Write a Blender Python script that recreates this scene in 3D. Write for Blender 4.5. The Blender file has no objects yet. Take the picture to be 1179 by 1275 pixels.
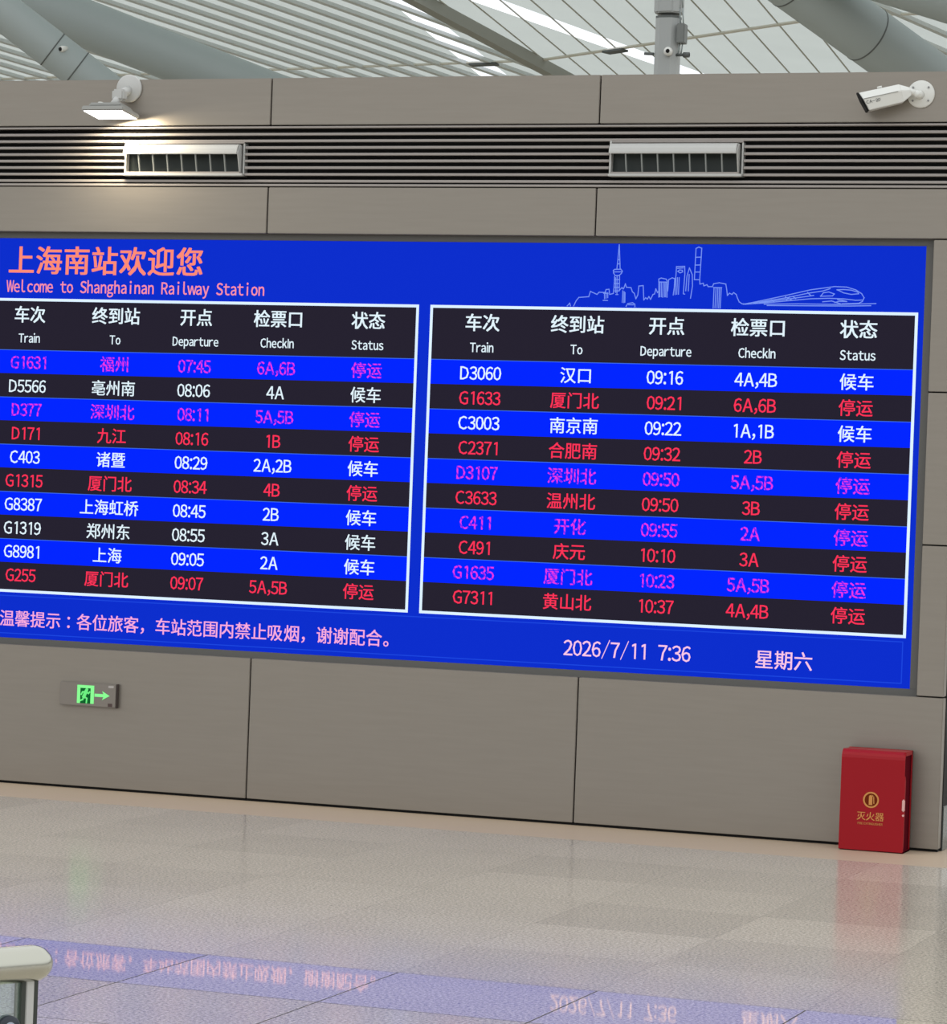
import bpy, bmesh, math, random
from mathutils import Vector, Matrix
random.seed(7)
SC = bpy.context.scene
COL = SC.collection

# ------------------------------------------------------------------ camera
CAM_D, CAM_H = 17.5, 1.9269
YAW, PITCH, ROLL, FPX = 0.345754, -0.006850, 0.037149, 3926.72
_f = Vector((-math.sin(YAW)*math.cos(PITCH), math.cos(YAW)*math.cos(PITCH), math.sin(PITCH)))
_r0 = Vector((math.cos(YAW), math.sin(YAW), 0)); _u0 = _r0.cross(_f)
_r = _r0*math.cos(ROLL) + _u0*math.sin(ROLL); _u = _u0*math.cos(ROLL) - _r0*math.sin(ROLL)
cam = bpy.data.cameras.new('camera'); co = bpy.data.objects.new('camera', cam); COL.objects.link(co)
cam.sensor_fit = 'HORIZONTAL'; cam.sensor_width = 36; cam.lens = FPX/1179*36
cam.clip_start = .1; cam.clip_end = 500
co.matrix_world = Matrix(((_r.x, _u.x, -_f.x, 0), (_r.y, _u.y, -_f.y, -CAM_D), (_r.z, _u.z, -_f.z, CAM_H), (0, 0, 0, 1)))
SC.camera = co

# ------------------------------------------------------------------ daylight and exposure
SKY = 1.3
SC.view_settings.view_transform = 'Standard'; SC.view_settings.look = 'None'
SC.view_settings.gamma = 1; SC.view_settings.exposure = 0.0
SC.view_settings.use_curve_mapping = False
wd = bpy.data.worlds.new('overcast_sky'); SC.world = wd; wd.use_nodes = True
_nt = wd.node_tree                          # bright overhead, dimmer towards the far ends of the hall
_tc = _nt.nodes.new('ShaderNodeTexCoord'); _sx = _nt.nodes.new('ShaderNodeSeparateXYZ'); _cr = _nt.nodes.new('ShaderNodeValToRGB')
_cr.color_ramp.elements[0].position = .0; _cr.color_ramp.elements[0].color = (.13, .13, .125, 1)
_cr.color_ramp.elements[1].position = .14; _cr.color_ramp.elements[1].color = (.95, .98, 1.0, 1)
_nt.links.new(_tc.outputs['Generated'], _sx.inputs[0]); _nt.links.new(_sx.outputs[2], _cr.inputs[0]); _nt.links.new(_cr.outputs[0], _nt.nodes['Background'].inputs[0])
wd.node_tree.nodes['Background'].inputs[1].default_value = SKY

# ------------------------------------------------------------------ helpers
def lin(c):
    return tuple(((v/255)/12.92 if v <= 10.3 else ((v/255+.055)/1.055)**2.4) for v in c) + (1.0,)

def mat(name, rgb=None, rough=.5, metal=0, emit=None, emit_s=1.0, spec=.5, noise=None, bump=None, alb=None):
    m = bpy.data.materials.new(name); m.use_nodes = True
    nt = m.node_tree; b = nt.nodes['Principled BSDF']
    base = alb + (1,) if alb else lin(rgb)
    b.inputs['Base Color'].default_value = base
    b.inputs['Roughness'].default_value = rough; b.inputs['Metallic'].default_value = metal
    b.inputs['Specular IOR Level'].default_value = spec
    if emit:
        b.inputs['Emission Color'].default_value = lin(emit); b.inputs['Emission Strength'].default_value = emit_s
    if noise:
        tc = nt.nodes.new('ShaderNodeTexCoord'); mp = nt.nodes.new('ShaderNodeMapping')
        mp.inputs['Scale'].default_value = noise[0]
        nz = nt.nodes.new('ShaderNodeTexNoise'); nz.inputs['Scale'].default_value = noise[1]; nz.inputs['Detail'].default_value = 3
        cr = nt.nodes.new('ShaderNodeValToRGB')
        a = noise[2]
        cr.color_ramp.elements[0].position = .3; cr.color_ramp.elements[1].position = .7
        cr.color_ramp.elements[0].color = tuple(v*(1-a) for v in base[:3]) + (1,)
        cr.color_ramp.elements[1].color = tuple(min(1, v*(1+a)) for v in base[:3]) + (1,)
        L = nt.links
        L.new(tc.outputs['Object'], mp.inputs[0]); L.new(mp.outputs[0], nz.inputs['Vector'])
        L.new(nz.outputs['Fac'], cr.inputs[0]); L.new(cr.outputs[0], b.inputs['Base Color'])
        if bump:
            bp = nt.nodes.new('ShaderNodeBump'); bp.inputs['Strength'].default_value = bump; bp.inputs['Distance'].default_value = .002
            L.new(nz.outputs['Fac'], bp.inputs['Height']); L.new(bp.outputs[0], b.inputs['Normal'])
    return m

def glow(name, rgb, s=1.0):      # light-emitting pixels of a display or sign
    return mat(name, (2, 2, 2), rough=.6, emit=rgb, emit_s=s, spec=.0)

class MB:
    """collects shapes, links them as ONE mesh object"""
    def __init__(self): self.bm = bmesh.new(); self.mats = []
    def mi(self, m):
        if m not in self.mats: self.mats.append(m)
        return self.mats.index(m)
    def box(self, x0, x1, y0, y1, z0, z1, m, bev=0, M=None, seg=2):
        t = bmesh.new()
        bmesh.ops.create_cube(t, size=1)
        for v in t.verts: v.co = Vector(((x0+x1)/2+v.co.x*(x1-x0), (y0+y1)/2+v.co.y*(y1-y0), (z0+z1)/2+v.co.z*(z1-z0)))
        if bev: bmesh.ops.bevel(t, geom=t.edges[:], offset=bev, segments=seg, affect='EDGES', clamp_overlap=True)
        return self.add(t, m, M)
    def add(self, t, m, M=None):
        i = self.mi(m); mp = {}
        for v in t.verts: mp[v] = self.bm.verts.new(M @ v.co if M else v.co)
        for f in t.faces:
            try: nf = self.bm.faces.new([mp[v] for v in f.verts])
            except ValueError: continue
            nf.material_index = i; nf.smooth = f.smooth
        t.free(); return self
    def poly(self, pts, m, smooth=False):
        f = self.bm.faces.new([self.bm.verts.new(p) for p in pts]); f.material_index = self.mi(m); f.smooth = smooth; return self
    def quad_xz(self, x0, x1, z0, z1, y, m):
        return self.poly([(x0, y, z0), (x1, y, z0), (x1, y, z1), (x0, y, z1)], m)
    def prism(self, pts, axis_vec, m, bev=0, M=None):
        """closed outline (3-D points) extruded along a vector"""
        t = bmesh.new(); a = Vector(axis_vec)
        A = [t.verts.new(p) for p in pts]; B = [t.verts.new(Vector(p)+a) for p in pts]; n = len(pts)
        t.faces.new(A[::-1]); t.faces.new(B)
        for k in range(n): t.faces.new((A[k], A[(k+1) % n], B[(k+1) % n], B[k]))
        bmesh.ops.recalc_face_normals(t, faces=t.faces[:])
        if bev: bmesh.ops.bevel(t, geom=t.edges[:], offset=bev, segments=2, affect='EDGES', clamp_overlap=True)
        return self.add(t, m, M)
    def tube(self, p0, p1, r0, m, r1=None, seg=24, caps=True):
        p0, p1 = Vector(p0), Vector(p1); r1 = r0 if r1 is None else r1
        d = (p1-p0).normalized(); a = d.orthogonal().normalized(); b = d.cross(a)
        t = bmesh.new(); R = []
        for p, r in ((p0, r0), (p1, r1)):
            R.append([t.verts.new(p+(a*math.cos(k*2*math.pi/seg)+b*math.sin(k*2*math.pi/seg))*r) for k in range(seg)])
        for k in range(seg):
            f = t.faces.new((R[0][k], R[0][(k+1) % seg], R[1][(k+1) % seg], R[1][k])); f.smooth = True
        if caps: t.faces.new(R[0][::-1]); t.faces.new(R[1])
        return self.add(t, m)
    def path(self, pts, r, m, seg=10):
        for a, b in zip(pts[:-1], pts[1:]): self.tube(a, b, r, m, seg=seg)
        return self
    def lathe(self, prof, m, M, seg=32):
        """profile of (radius, height) revolved about local z, placed by M"""
        t = bmesh.new(); rings = []
        for r, h in prof:
            rings.append([t.verts.new((r*math.cos(k*2*math.pi/seg), r*math.sin(k*2*math.pi/seg), h)) for k in range(seg)] if r > 1e-6 else [t.verts.new((0, 0, h))])
        for A, B in zip(rings[:-1], rings[1:]):
            for k in range(seg):
                k2 = (k+1) % seg
                if len(A) == 1 and len(B) == 1: continue
                if len(A) == 1: f = t.faces.new((A[0], B[k2], B[k]))
                elif len(B) == 1: f = t.faces.new((A[k], A[k2], B[0]))
                else: f = t.faces.new((A[k], A[k2], B[k2], B[k]))
                f.smooth = True
        bmesh.ops.recalc_face_normals(t, faces=t.faces[:])
        return self.add(t, m, M)
    def ribbons(self, lines, w, y, m, closed=False):
        for L in lines:
            for (x0, z0), (x1, z1) in zip(L[:-1], L[1:]):
                dx, dz = x1-x0, z1-z0; n = math.hypot(dx, dz)
                if n < 1e-5: continue
                ux, uz = dx/n*w/2, dz/n*w/2; px, pz = -uz, ux
                self.poly([(x0-ux-px, y, z0-uz-pz), (x1+ux-px, y, z1+uz-pz), (x1+ux+px, y, z1+uz+pz), (x0-ux+px, y, z0-uz+pz)], m)
        return self
    def disc(self, cx, cz, r, y, m, r_in=0, seg=32):
        P = lambda rr, k: (cx+rr*math.cos(k*2*math.pi/seg), y, cz+rr*math.sin(k*2*math.pi/seg))
        if r_in:
            for k in range(seg): self.poly([P(r, k), P(r, k+1), P(r_in, k+1), P(r_in, k)], m)
        else: self.poly([P(r, k) for k in range(seg)], m)
        return self
    def text(self, s, x, z, em, y, m, sx=1.0, bold=0.0, align='C', pitch=None, M=None):
        """flat lettering on a wall facing -y; x is centre / left end, z the middle of the line"""
        if pitch:
            for k, ch in enumerate(s):
                if ch != ' ': self.text(ch, x+pitch*(k+(.22 if ch in '，。' else .5)), z, em, y, m, sx*(.74 if ch in 'Wm' else 1), bold, M=M)
            return self
        run = []; pen = 0.0                      # one glyph after another: (verts, polys, shift)
        for ch in s:
            wide = ord(ch) > 255
            if ch == ' ': pen += .27; continue
            verts, polys = glyphs(ch if wide else chr(ord(ch)+0xFEE0))
            if ch in PLAIN: verts, polys = PLAIN[ch]
            if ch == '/': verts = [(v[0]*.5, v[1]) for v in verts]
            xs = [v[0] for v in verts]; w = max(xs)-min(xs)
            if wide: run.append((verts, polys, pen)); pen += 1.0
            elif ch.isdigit(): run.append((verts, polys, pen+.285-(min(xs)+max(xs))/2)); pen += .57
            elif ch in ',:./': run.append((verts, polys, pen+.05-min(xs))); pen += w+.10
            else: run.append((verts, polys, pen+.055-min(xs))); pen += w+.11
        lo = min(v[0]+o for vs, _, o in run for v in vs); hi = max(v[0]+o for vs, _, o in run for v in vs)
        ox = -(lo+hi)/2 if align == 'C' else -lo
        zb = z-.37*em; i = self.mi(m)
        shifts = [(0, 0)] if not bold else [(-bold, -bold*.5), (bold, -bold*.5), (bold, bold*.5), (-bold, bold*.5)]
        for verts, polys, o in run:
            for q, (bx, bz) in enumerate(shifts):
                new = []
                for v in verts:
                    p = Vector((x+((v[0]+o+ox)*sx+bx)*em, y-q*.00012, zb+(v[1]+bz)*em))
                    new.append(self.bm.verts.new(M @ p if M else p))
                for pl in polys:
                    try: f = self.bm.faces.new([new[k] for k in pl]); f.material_index = i
                    except ValueError: pass
        return self
    def build(self, name, parent=None, smooth=None):
        me = bpy.data.meshes.new(name); self.bm.normal_update(); self.bm.to_mesh(me); self.bm.free()
        for m in self.mats: me.materials.append(m)
        o = bpy.data.objects.new(name, me); COL.objects.link(o)
        if parent: o.parent = parent; o.matrix_parent_inverse = parent.matrix_basis.inverted()
        return o

# straight-stemmed 1 and I, as the display draws them
PLAIN = {'1': ([(.26, 0), (.345, 0), (.345, .735), (.275, .735), (.12, .665), (.12, .585), (.26, .64)], [(0, 1, 2, 3, 6), (3, 4, 5, 6)]),
         'I': ([(.2, 0), (.285, 0), (.285, .735), (.2, .735)], [(0, 1, 2, 3)])}
_glyph = {}
def glyphs(s):
    k = s
    if k not in _glyph:
        cu = bpy.data.curves.new('lettering', 'FONT'); cu.body = s; cu.resolution_u = 2
        ob = bpy.data.objects.new('lettering', cu); COL.objects.link(ob)
        bpy.context.view_layer.update()
        me = ob.to_mesh()
        _glyph[k] = ([tuple(v.co) for v in me.vertices], [tuple(p.vertices) for p in me.polygons])
        ob.to_mesh_clear(); bpy.data.objects.remove(ob); bpy.data.curves.remove(cu)
    return _glyph[k]

def thing(name, label, cat, loc=(0, 0, 0), group=None):
    o = bpy.data.objects.new(name, None); COL.objects.link(o); o.location = loc; o.empty_display_size = .1
    return tag(o, label, cat, group)
def tag(o, label, cat, group=None):
    o['label'] = label; o['category'] = cat
    if group: o['group'] = group
    return o
def struct(o): o['kind'] = 'structure'; return o

# ------------------------------------------------------------------ materials
PANEL = mat('taupe_metal_cladding', alb=(.295, .265, .228), rough=.40, metal=.65, noise=((1, 1, 14), 3.0, .025), spec=.5)
DARK = mat('dark_joint', (20, 19, 18), rough=.8)
BLACK = mat('black_void', (10, 9, 9), rough=.9)
BEZEL = mat('grey_bezel_metal', (92, 91, 88), rough=.45)
SLAT = mat('grey_louver_metal', alb=(.33, .30, .28), rough=.4)
ALU = mat('pale_aluminium', alb=(.52, .52, .50), rough=.4)
WHITE = mat('white_enamel', alb=(.72, .72, .68), rough=.35)
TUBE = mat('grey_painted_steel', alb=(.31, .352, .345), rough=.5)
TUBE_SEAM = mat('weld_seam', alb=(.10, .11, .105), rough=.6)
STEEL = mat('brushed_steel', alb=(.48, .475, .41), rough=.25, metal=1.0)
RED = mat('red_painted_steel', alb=(.33, .004, .011), rough=.38, spec=.25)
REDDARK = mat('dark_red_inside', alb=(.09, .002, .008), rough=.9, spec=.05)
GOLD = mat('gold_print', alb=(.62, .26, .06), rough=.5)
BROWN = mat('brown_print', alb=(.15, .02, .004), rough=.8, spec=.1)

def floor_material():
    m = bpy.data.materials.new('polished_granite_tiles'); m.use_nodes = True
    nt = m.node_tree; L = nt.links; N = nt.nodes.new; b = nt.nodes['Principled BSDF']
    tc = N('ShaderNodeTexCoord'); sep = N('ShaderNodeSeparateXYZ'); L.new(tc.outputs['Object'], sep.inputs[0])
    def math_(op, a, c=None, clamp=False):
        n = N('ShaderNodeMath'); n.operation = op; n.use_clamp = clamp
        for i, v in enumerate((a, c)):
            if v is None: continue
            if isinstance(v, (int, float)): n.inputs[i].default_value = v
            else: L.new(v, n.inputs[i])
        return n.outputs[0]
    TX, TY, J = .83, .84, .007
    u = math_('DIVIDE', math_('ADD', sep.outputs[0], 5.293), TX)
    v = math_('DIVIDE', math_('ADD', sep.outputs[1], .75), TY)
    fu, fv = math_('FRACT', u), math_('FRACT', v)
    def edge(f, size):
        d = math_('MULTIPLY', math_('MINIMUM', f, math_('SUBTRACT', 1.0, f)), size)
        return math_('LESS_THAN', d, J*.5)
    joint = math_('MAXIMUM', edge(fu, TX), edge(fv, TY))
    strip = math_('MULTIPLY', math_('GREATER_THAN', sep.outputs[1], -.75), math_('LESS_THAN', sep.outputs[1], .8))
    notstrip = math_('SUBTRACT', 1.0, strip)
    cmb = N('ShaderNodeCombineXYZ'); L.new(math_('FLOOR', u), cmb.inputs[0]); L.new(math_('FLOOR', v), cmb.inputs[1])
    wn = N('ShaderNodeTexWhiteNoise'); wn.noise_dimensions = '2D'; L.new(cmb.outputs[0], wn.inputs['Vector'])
    sp = N('ShaderNodeTexNoise'); sp.inputs['Scale'].default_value = 75; sp.inputs['Detail'].default_value = 4; sp.inputs['Roughness'].default_value = .75
    L.new(tc.outputs['Object'], sp.inputs['Vector'])
    big = N('ShaderNodeTexNoise'); big.inputs['Scale'].default_value = 2.2; L.new(tc.outputs['Object'], big.inputs['Vector'])
    cr = N('ShaderNodeValToRGB'); e = cr.color_ramp.elements
    e[0].position, e[0].color = .30, FLOOR_DARK; e[1].position, e[1].color = .70, FLOOR_LIGHT
    L.new(sp.outputs['Fac'], cr.inputs[0])
    val = math_('ADD', math_('MULTIPLY', wn.outputs['Value'], .20), math_('ADD', math_('MULTIPLY', big.outputs['Fac'], .16), .81))
    hs = N('ShaderNodeVectorMath'); hs.operation = 'SCALE'; L.new(cr.outputs[0], hs.inputs[0]); L.new(val, hs.inputs['Scale'])
    sc = N('ShaderNodeVectorMath'); sc.operation = 'SCALE'; sc.inputs[0].default_value = FLOOR_STRIP
    L.new(math_('ADD', math_('MULTIPLY', sp.outputs['Fac'], .3), .85), sc.inputs['Scale'])
    m1 = N('ShaderNodeMix'); m1.data_type = 'RGBA'; L.new(strip, m1.inputs['Factor']); L.new(hs.outputs[0], m1.inputs['A']); L.new(sc.outputs[0], m1.inputs['B'])
    m2 = N('ShaderNodeMix'); m2.data_type = 'RGBA'; L.new(math_('MULTIPLY', math_('MULTIPLY', joint, notstrip), math_('ADD', .16, math_('MULTIPLY', math_('LESS_THAN', v, -6.0), .75))), m2.inputs['Factor']); L.new(m1.outputs['Result'], m2.inputs['A'])
    m2.inputs['B'].default_value = (.05, .045, .038, 1)
    L.new(m2.outputs['Result'], b.inputs['Base Color'])
    b.inputs['Roughness'].default_value = FLOOR_ROUGH
    # one course of slabs has kept its mirror polish, the rest is dull with wear
    shiny = math_('MULTIPLY', math_('LESS_THAN', v, -6.0), math_('GREATER_THAN', v, -7.0))
    L.new(math_('ADD', math_('MULTIPLY', shiny, -.130), math_('ADD', math_('MULTIPLY', strip, .25), FLOOR_ROUGH)), b.inputs['Roughness'])
    b.inputs['IOR'].default_value = FLOOR_IOR
    L.new(math_('SUBTRACT', .5, math_('MULTIPLY', .5, math_('MULTIPLY', joint, math_('LESS_THAN', v, -6.0)))), b.inputs['Specular IOR Level'])
    # every slab is laid a hair out of level, and the polish ripples a little
    nv = N('ShaderNodeVectorMath'); nv.operation = 'SUBTRACT'; L.new(wn.outputs['Color'], nv.inputs[0]); nv.inputs[1].default_value = (.5, .5, .5)
    ns = N('ShaderNodeVectorMath'); ns.operation = 'MULTIPLY'; L.new(nv.outputs[0], ns.inputs[0]); ns.inputs[1].default_value = (.003, .002, 0)
    bp = N('ShaderNodeBump'); bp.inputs['Strength'].default_value = .008; bp.inputs['Distance'].default_value = .001; L.new(sp.outputs['Fac'], bp.inputs['Height'])
    na = N('ShaderNodeVectorMath'); na.operation = 'ADD'; L.new(bp.outputs[0], na.inputs[0]); L.new(ns.outputs[0], na.inputs[1])
    lv_ = N('ShaderNodeCombineXYZ'); L.new(math_('MULTIPLY', shiny, .0024), lv_.inputs[1])
    nb = N('ShaderNodeVectorMath'); nb.operation = 'ADD'; L.new(na.outputs[0], nb.inputs[0]); L.new(lv_.outputs[0], nb.inputs[1])
    nn = N('ShaderNodeVectorMath'); nn.operation = 'NORMALIZE'; L.new(nb.outputs[0], nn.inputs[0]); L.new(nn.outputs[0], b.inputs['Normal'])
    return m
FLOOR_DARK, FLOOR_LIGHT, FLOOR_STRIP = (.15, .128, .103, 1), (.86, .775, .64, 1), (.50, .39, .28)
FLOOR_ROUGH, FLOOR_IOR = .15, 1.45

def translucent(name, col, mix=.75):
    m = bpy.data.materials.new(name); m.use_nodes = True; nt = m.node_tree; nt.nodes.clear()
    o = nt.nodes.new('ShaderNodeOutputMaterial'); t = nt.nodes.new('ShaderNodeBsdfTranslucent'); d = nt.nodes.new('ShaderNodeBsdfDiffuse'); x = nt.nodes.new('ShaderNodeMixShader')
    tc = nt.nodes.new('ShaderNodeTexCoord'); nz = nt.nodes.new('ShaderNodeTexNoise'); nz.inputs['Scale'].default_value = .8
    cr = nt.nodes.new('ShaderNodeValToRGB'); cr.color_ramp.elements[0].color = tuple(c*.93 for c in col)+(1,); cr.color_ramp.elements[1].color = tuple(c*1.05 for c in col)+(1,)
    L = nt.links; L.new(tc.outputs['Object'], nz.inputs['Vector']); L.new(nz.outputs['Fac'], cr.inputs[0])
    L.new(cr.outputs[0], t.inputs[0]); L.new(cr.outputs[0], d.inputs[0])
    x.inputs[0].default_value = mix; L.new(d.outputs[0], x.inputs[1]); L.new(t.outputs[0], x.inputs[2]); L.new(x.outputs[0], o.inputs[0])
    return m
def clear_glass(name, tint, gloss=.06, rough=.05):
    m = bpy.data.materials.new(name); m.use_nodes = True; nt = m.node_tree; nt.nodes.clear()
    o = nt.nodes.new('ShaderNodeOutputMaterial'); t = nt.nodes.new('ShaderNodeBsdfTransparent'); g = nt.nodes.new('ShaderNodeBsdfGlossy'); x = nt.nodes.new('ShaderNodeMixShader')
    t.inputs[0].default_value = tint+(1,); g.inputs['Roughness'].default_value = rough; x.inputs[0].default_value = gloss
    nt.links.new(t.outputs[0], x.inputs[1]); nt.links.new(g.outputs[0], x.inputs[2]); nt.links.new(x.outputs[0], o.inputs[0])
    return m
ROOF = translucent('translucent_roof_sheet', (.54, .57, .54))
FIN = mat('roof_rib_paint', alb=(.66, .70, .70), rough=.6)
FINB = mat('roof_joint_brown', alb=(.42, .41, .35), rough=.6)
PURLIN = mat('roof_purlin', alb=(.80, .78, .70), rough=.6)
SKYGLASS = clear_glass('skylight_glass', (.97, .98, 1.0))
RAILGLASS = clear_glass('greenish_glass', (.80, .90, .85), .16, .08)
LAMP_W = 13.0
SKYLINE=[[(-5.77,3.023),(-5.755,3.04),(-5.75,3.024)],[(-5.73,3.024),(-5.716,3.055),(-5.7,3.074),(-5.64,3.079),(-5.631,3.11),(-5.59,3.093),(-5.578,3.106),(-5.541,3.105),(-5.536,3.122),(-5.518,3.124),(-5.513,3.094),(-5.491,3.1),(-5.488,3.136)],[(-5.488,3.136),(-5.487,3.2)],[(-5.472,3.201),(-5.469,3.101)],[(-5.457,3.201),(-5.456,3.115)],[(-5.481,3.191),(-5.477,3.106)],[(-5.484,3.18),(-5.456,3.18)],[(-5.483,3.158),(-5.456,3.158)],[(-5.484,3.136),(-5.455,3.136)],[(-5.482,3.115),(-5.456,3.115)],[(-5.475,3.094),(-5.463,3.094)],[(-5.496,3.234),(-5.487,3.24),(-5.451,3.241),(-5.441,3.23),(-5.446,3.218),(-5.459,3.205),(-5.483,3.204),(-5.494,3.218),(-5.496,3.234)],[(-5.494,3.225),(-5.443,3.226)],[(-5.475,3.241),(-5.471,3.296),(-5.466,3.383),(-5.459,3.296),(-5.455,3.241)],[(-5.471,3.296),(-5.459,3.296)],[(-5.472,3.272),(-5.457,3.272)],[(-5.454,3.12),(-5.44,3.135),(-5.432,3.127),(-5.427,3.135),(-5.42,3.157),(-5.413,3.137),(-5.385,3.135),(-5.376,3.112),(-5.364,3.102),(-5.353,3.071),(-5.342,3.093),(-5.338,3.145),(-5.312,3.148),(-5.305,3.065),(-5.294,3.078),(-5.284,3.07),(-5.275,3.085),(-5.264,3.069),(-5.251,3.097),(-5.241,3.101),(-5.235,3.13),(-5.224,3.109),(-5.219,3.114)],[(-5.55,3.1),(-5.523,3.1)],[(-5.545,3.105),(-5.543,3.069)],[(-5.535,3.105),(-5.534,3.072)],[(-5.525,3.103),(-5.524,3.075)],[(-5.551,3.059),(-5.525,3.059)],[(-5.434,3.116),(-5.435,3.049)],[(-5.426,3.111),(-5.425,3.048)],[(-5.42,3.106),(-5.419,3.05)],[(-5.411,3.026),(-5.401,3.042),(-5.372,3.048),(-5.358,3.039),(-5.357,3.024)],[(-5.396,3.036),(-5.366,3.036)],[(-5.215,3.083),(-5.219,3.187),(-5.205,3.193),(-5.175,3.187),(-5.168,3.176),(-5.166,3.083)],[(-5.219,3.17),(-5.168,3.17)],[(-5.211,3.166),(-5.21,3.085)],[(-5.202,3.166),(-5.2,3.085)],[(-5.191,3.164),(-5.192,3.083)],[(-5.182,3.164),(-5.181,3.085)],[(-5.175,3.165),(-5.174,3.085)],[(-5.163,3.119),(-5.16,3.184),(-5.139,3.195),(-5.123,3.19),(-5.124,3.148)],[(-5.129,3.096),(-5.117,3.21),(-5.116,3.26),(-5.067,3.262),(-5.064,3.22),(-5.069,3.104),(-5.061,3.102)],[(-5.109,3.25),(-5.075,3.253)],[(-5.107,3.233),(-5.096,3.241),(-5.08,3.239),(-5.078,3.23),(-5.093,3.224),(-5.107,3.233)],[(-5.117,3.195),(-5.118,3.099)],[(-5.107,3.196),(-5.108,3.101)],[(-5.097,3.196),(-5.098,3.101)],[(-5.055,3.121),(-5.051,3.206),(-5.038,3.253),(-5.02,3.215),(-5.016,3.15),(-5.025,3.079)],[(-5.04,3.121),(-5.038,3.215)],[(-5.006,3.186),(-5.003,3.366),(-4.987,3.374),(-4.969,3.367),(-4.974,3.186)],[(-5.003,3.315),(-4.97,3.316)],[(-5.005,3.27),(-4.972,3.271)],[(-5.005,3.23),(-4.973,3.23)],[(-5.006,3.186),(-4.974,3.186)],[(-4.974,3.186),(-4.972,3.161),(-4.952,3.166),(-4.948,3.151),(-4.93,3.158),(-4.922,3.147),(-4.897,3.147),(-4.89,3.164),(-4.857,3.17),(-4.818,3.163),(-4.812,3.134),(-4.806,3.098),(-4.795,3.111),(-4.779,3.104),(-4.77,3.115),(-4.754,3.104),(-4.747,3.086),(-4.735,3.062),(-4.717,3.051),(-4.689,3.051)],[(-4.887,3.142),(-4.888,3.024)],[(-4.875,3.142),(-4.877,3.025)],[(-4.864,3.142),(-4.865,3.025)],[(-4.854,3.142),(-4.855,3.025)],[(-4.844,3.142),(-4.846,3.025)],[(-4.89,3.142),(-4.842,3.142)]]
TRAIN=[[(-4.71,3.049),(-4.649,3.061),(-4.474,3.1),(-4.318,3.137),(-4.18,3.157),(-4.111,3.155),(-4.058,3.14),(-4.023,3.119),(-4.008,3.096),(-4.017,3.075),(-4.038,3.064),(-4.133,3.06)],[(-4.701,3.049),(-4.587,3.058),(-4.456,3.072),(-4.316,3.086),(-4.212,3.09),(-4.125,3.088),(-4.056,3.081),(-4.017,3.083)],[(-4.649,3.057),(-4.456,3.09),(-4.335,3.117),(-4.248,3.131),(-4.206,3.145)],[(-4.614,3.059),(-4.439,3.084),(-4.3,3.105)],[(-4.26,3.101),(-4.244,3.121),(-4.213,3.126),(-4.18,3.115),(-4.191,3.104),(-4.26,3.101)],[(-4.166,3.139),(-4.127,3.141),(-4.084,3.138),(-4.045,3.127),(-4.04,3.118),(-4.083,3.114),(-4.127,3.122),(-4.153,3.134),(-4.166,3.139)],[(-4.587,3.051),(-4.385,3.056),(-4.159,3.056),(-3.939,3.064)],[(-4.569,3.044),(-4.315,3.046),(-4.089,3.048),(-3.968,3.052)],[(-4.176,3.067),(-4.151,3.074),(-4.107,3.073),(-4.125,3.078),(-4.16,3.083)],[(-4.246,3.07),(-4.194,3.075),(-4.168,3.067),(-4.141,3.059)],[(-4.465,3.094),(-4.43,3.079)],[(-4.456,3.077),(-4.439,3.096)],[(-4.422,3.099),(-4.404,3.086)],[(-4.544,3.077),(-4.53,3.063)],[(-4.335,3.121),(-4.317,3.104)]]

# ================================================================== SETTING
# floor
fb = MB(); FL = floor_material()
fb.box(-45, 30, -45, 75, -.2, 0, FL); struct(fb.build('floor'))

# wall: dark core, metal panels with open joints in front of it
WY = -.02                       # front face of the cladding
WX0, WX1 = -13.9, -3.462
core = MB(); core.box(WX0, WX1+.0, .06, .75, .0, 4.36, DARK); wall = struct(core.build('wall_back'))
G = .004
seams = [WX0, -11.85, -9.77, -7.690, -5.610, WX1]
def row(z0, z1, xs, y=WY, th=.08):
    for a, b in zip(xs[:-1], xs[1:]):
        p = MB(); p.box(a+G, b-G, y, y+th, z0+G, z1-G, PANEL, bev=.003); p.build('cladding_panel', wall)
row(4.082, 4.372, seams)
row(3.428, 3.713, seams)
row(.012, .866, seams)
for z0, z1 in ((.866, 1.715), (1.715, 2.572), (2.572, 3.428)):
    row(z0, z1, (-3.622, WX1))
    row(z0, z1, (WX0, -11.85, -9.77))
cap = MB(); cap.box(WX0, WX1, -.0, .76, 4.345, 4.368, PANEL); cap.build('cap_flashing', wall)
sk = MB(); sk.box(WX0, WX1-.01, .0, .06, .0, .016, BLACK); struct(sk.build('baseboard_back'))
# return of the wall at its right end: dark greenish sheet above a low plinth
RETM = mat('dark_green_grey_sheet', alb=(.085, .10, .09), rough=.25)
rt = MB(); rt.box(WX1-.02, WX1-.002, .07, .75, .26, 4.33, RETM); rt.box(WX1-.04, WX1+.004, .07, .75, 0, .25, RETM, bev=.003); struct(rt.build('wall_right'))

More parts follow.
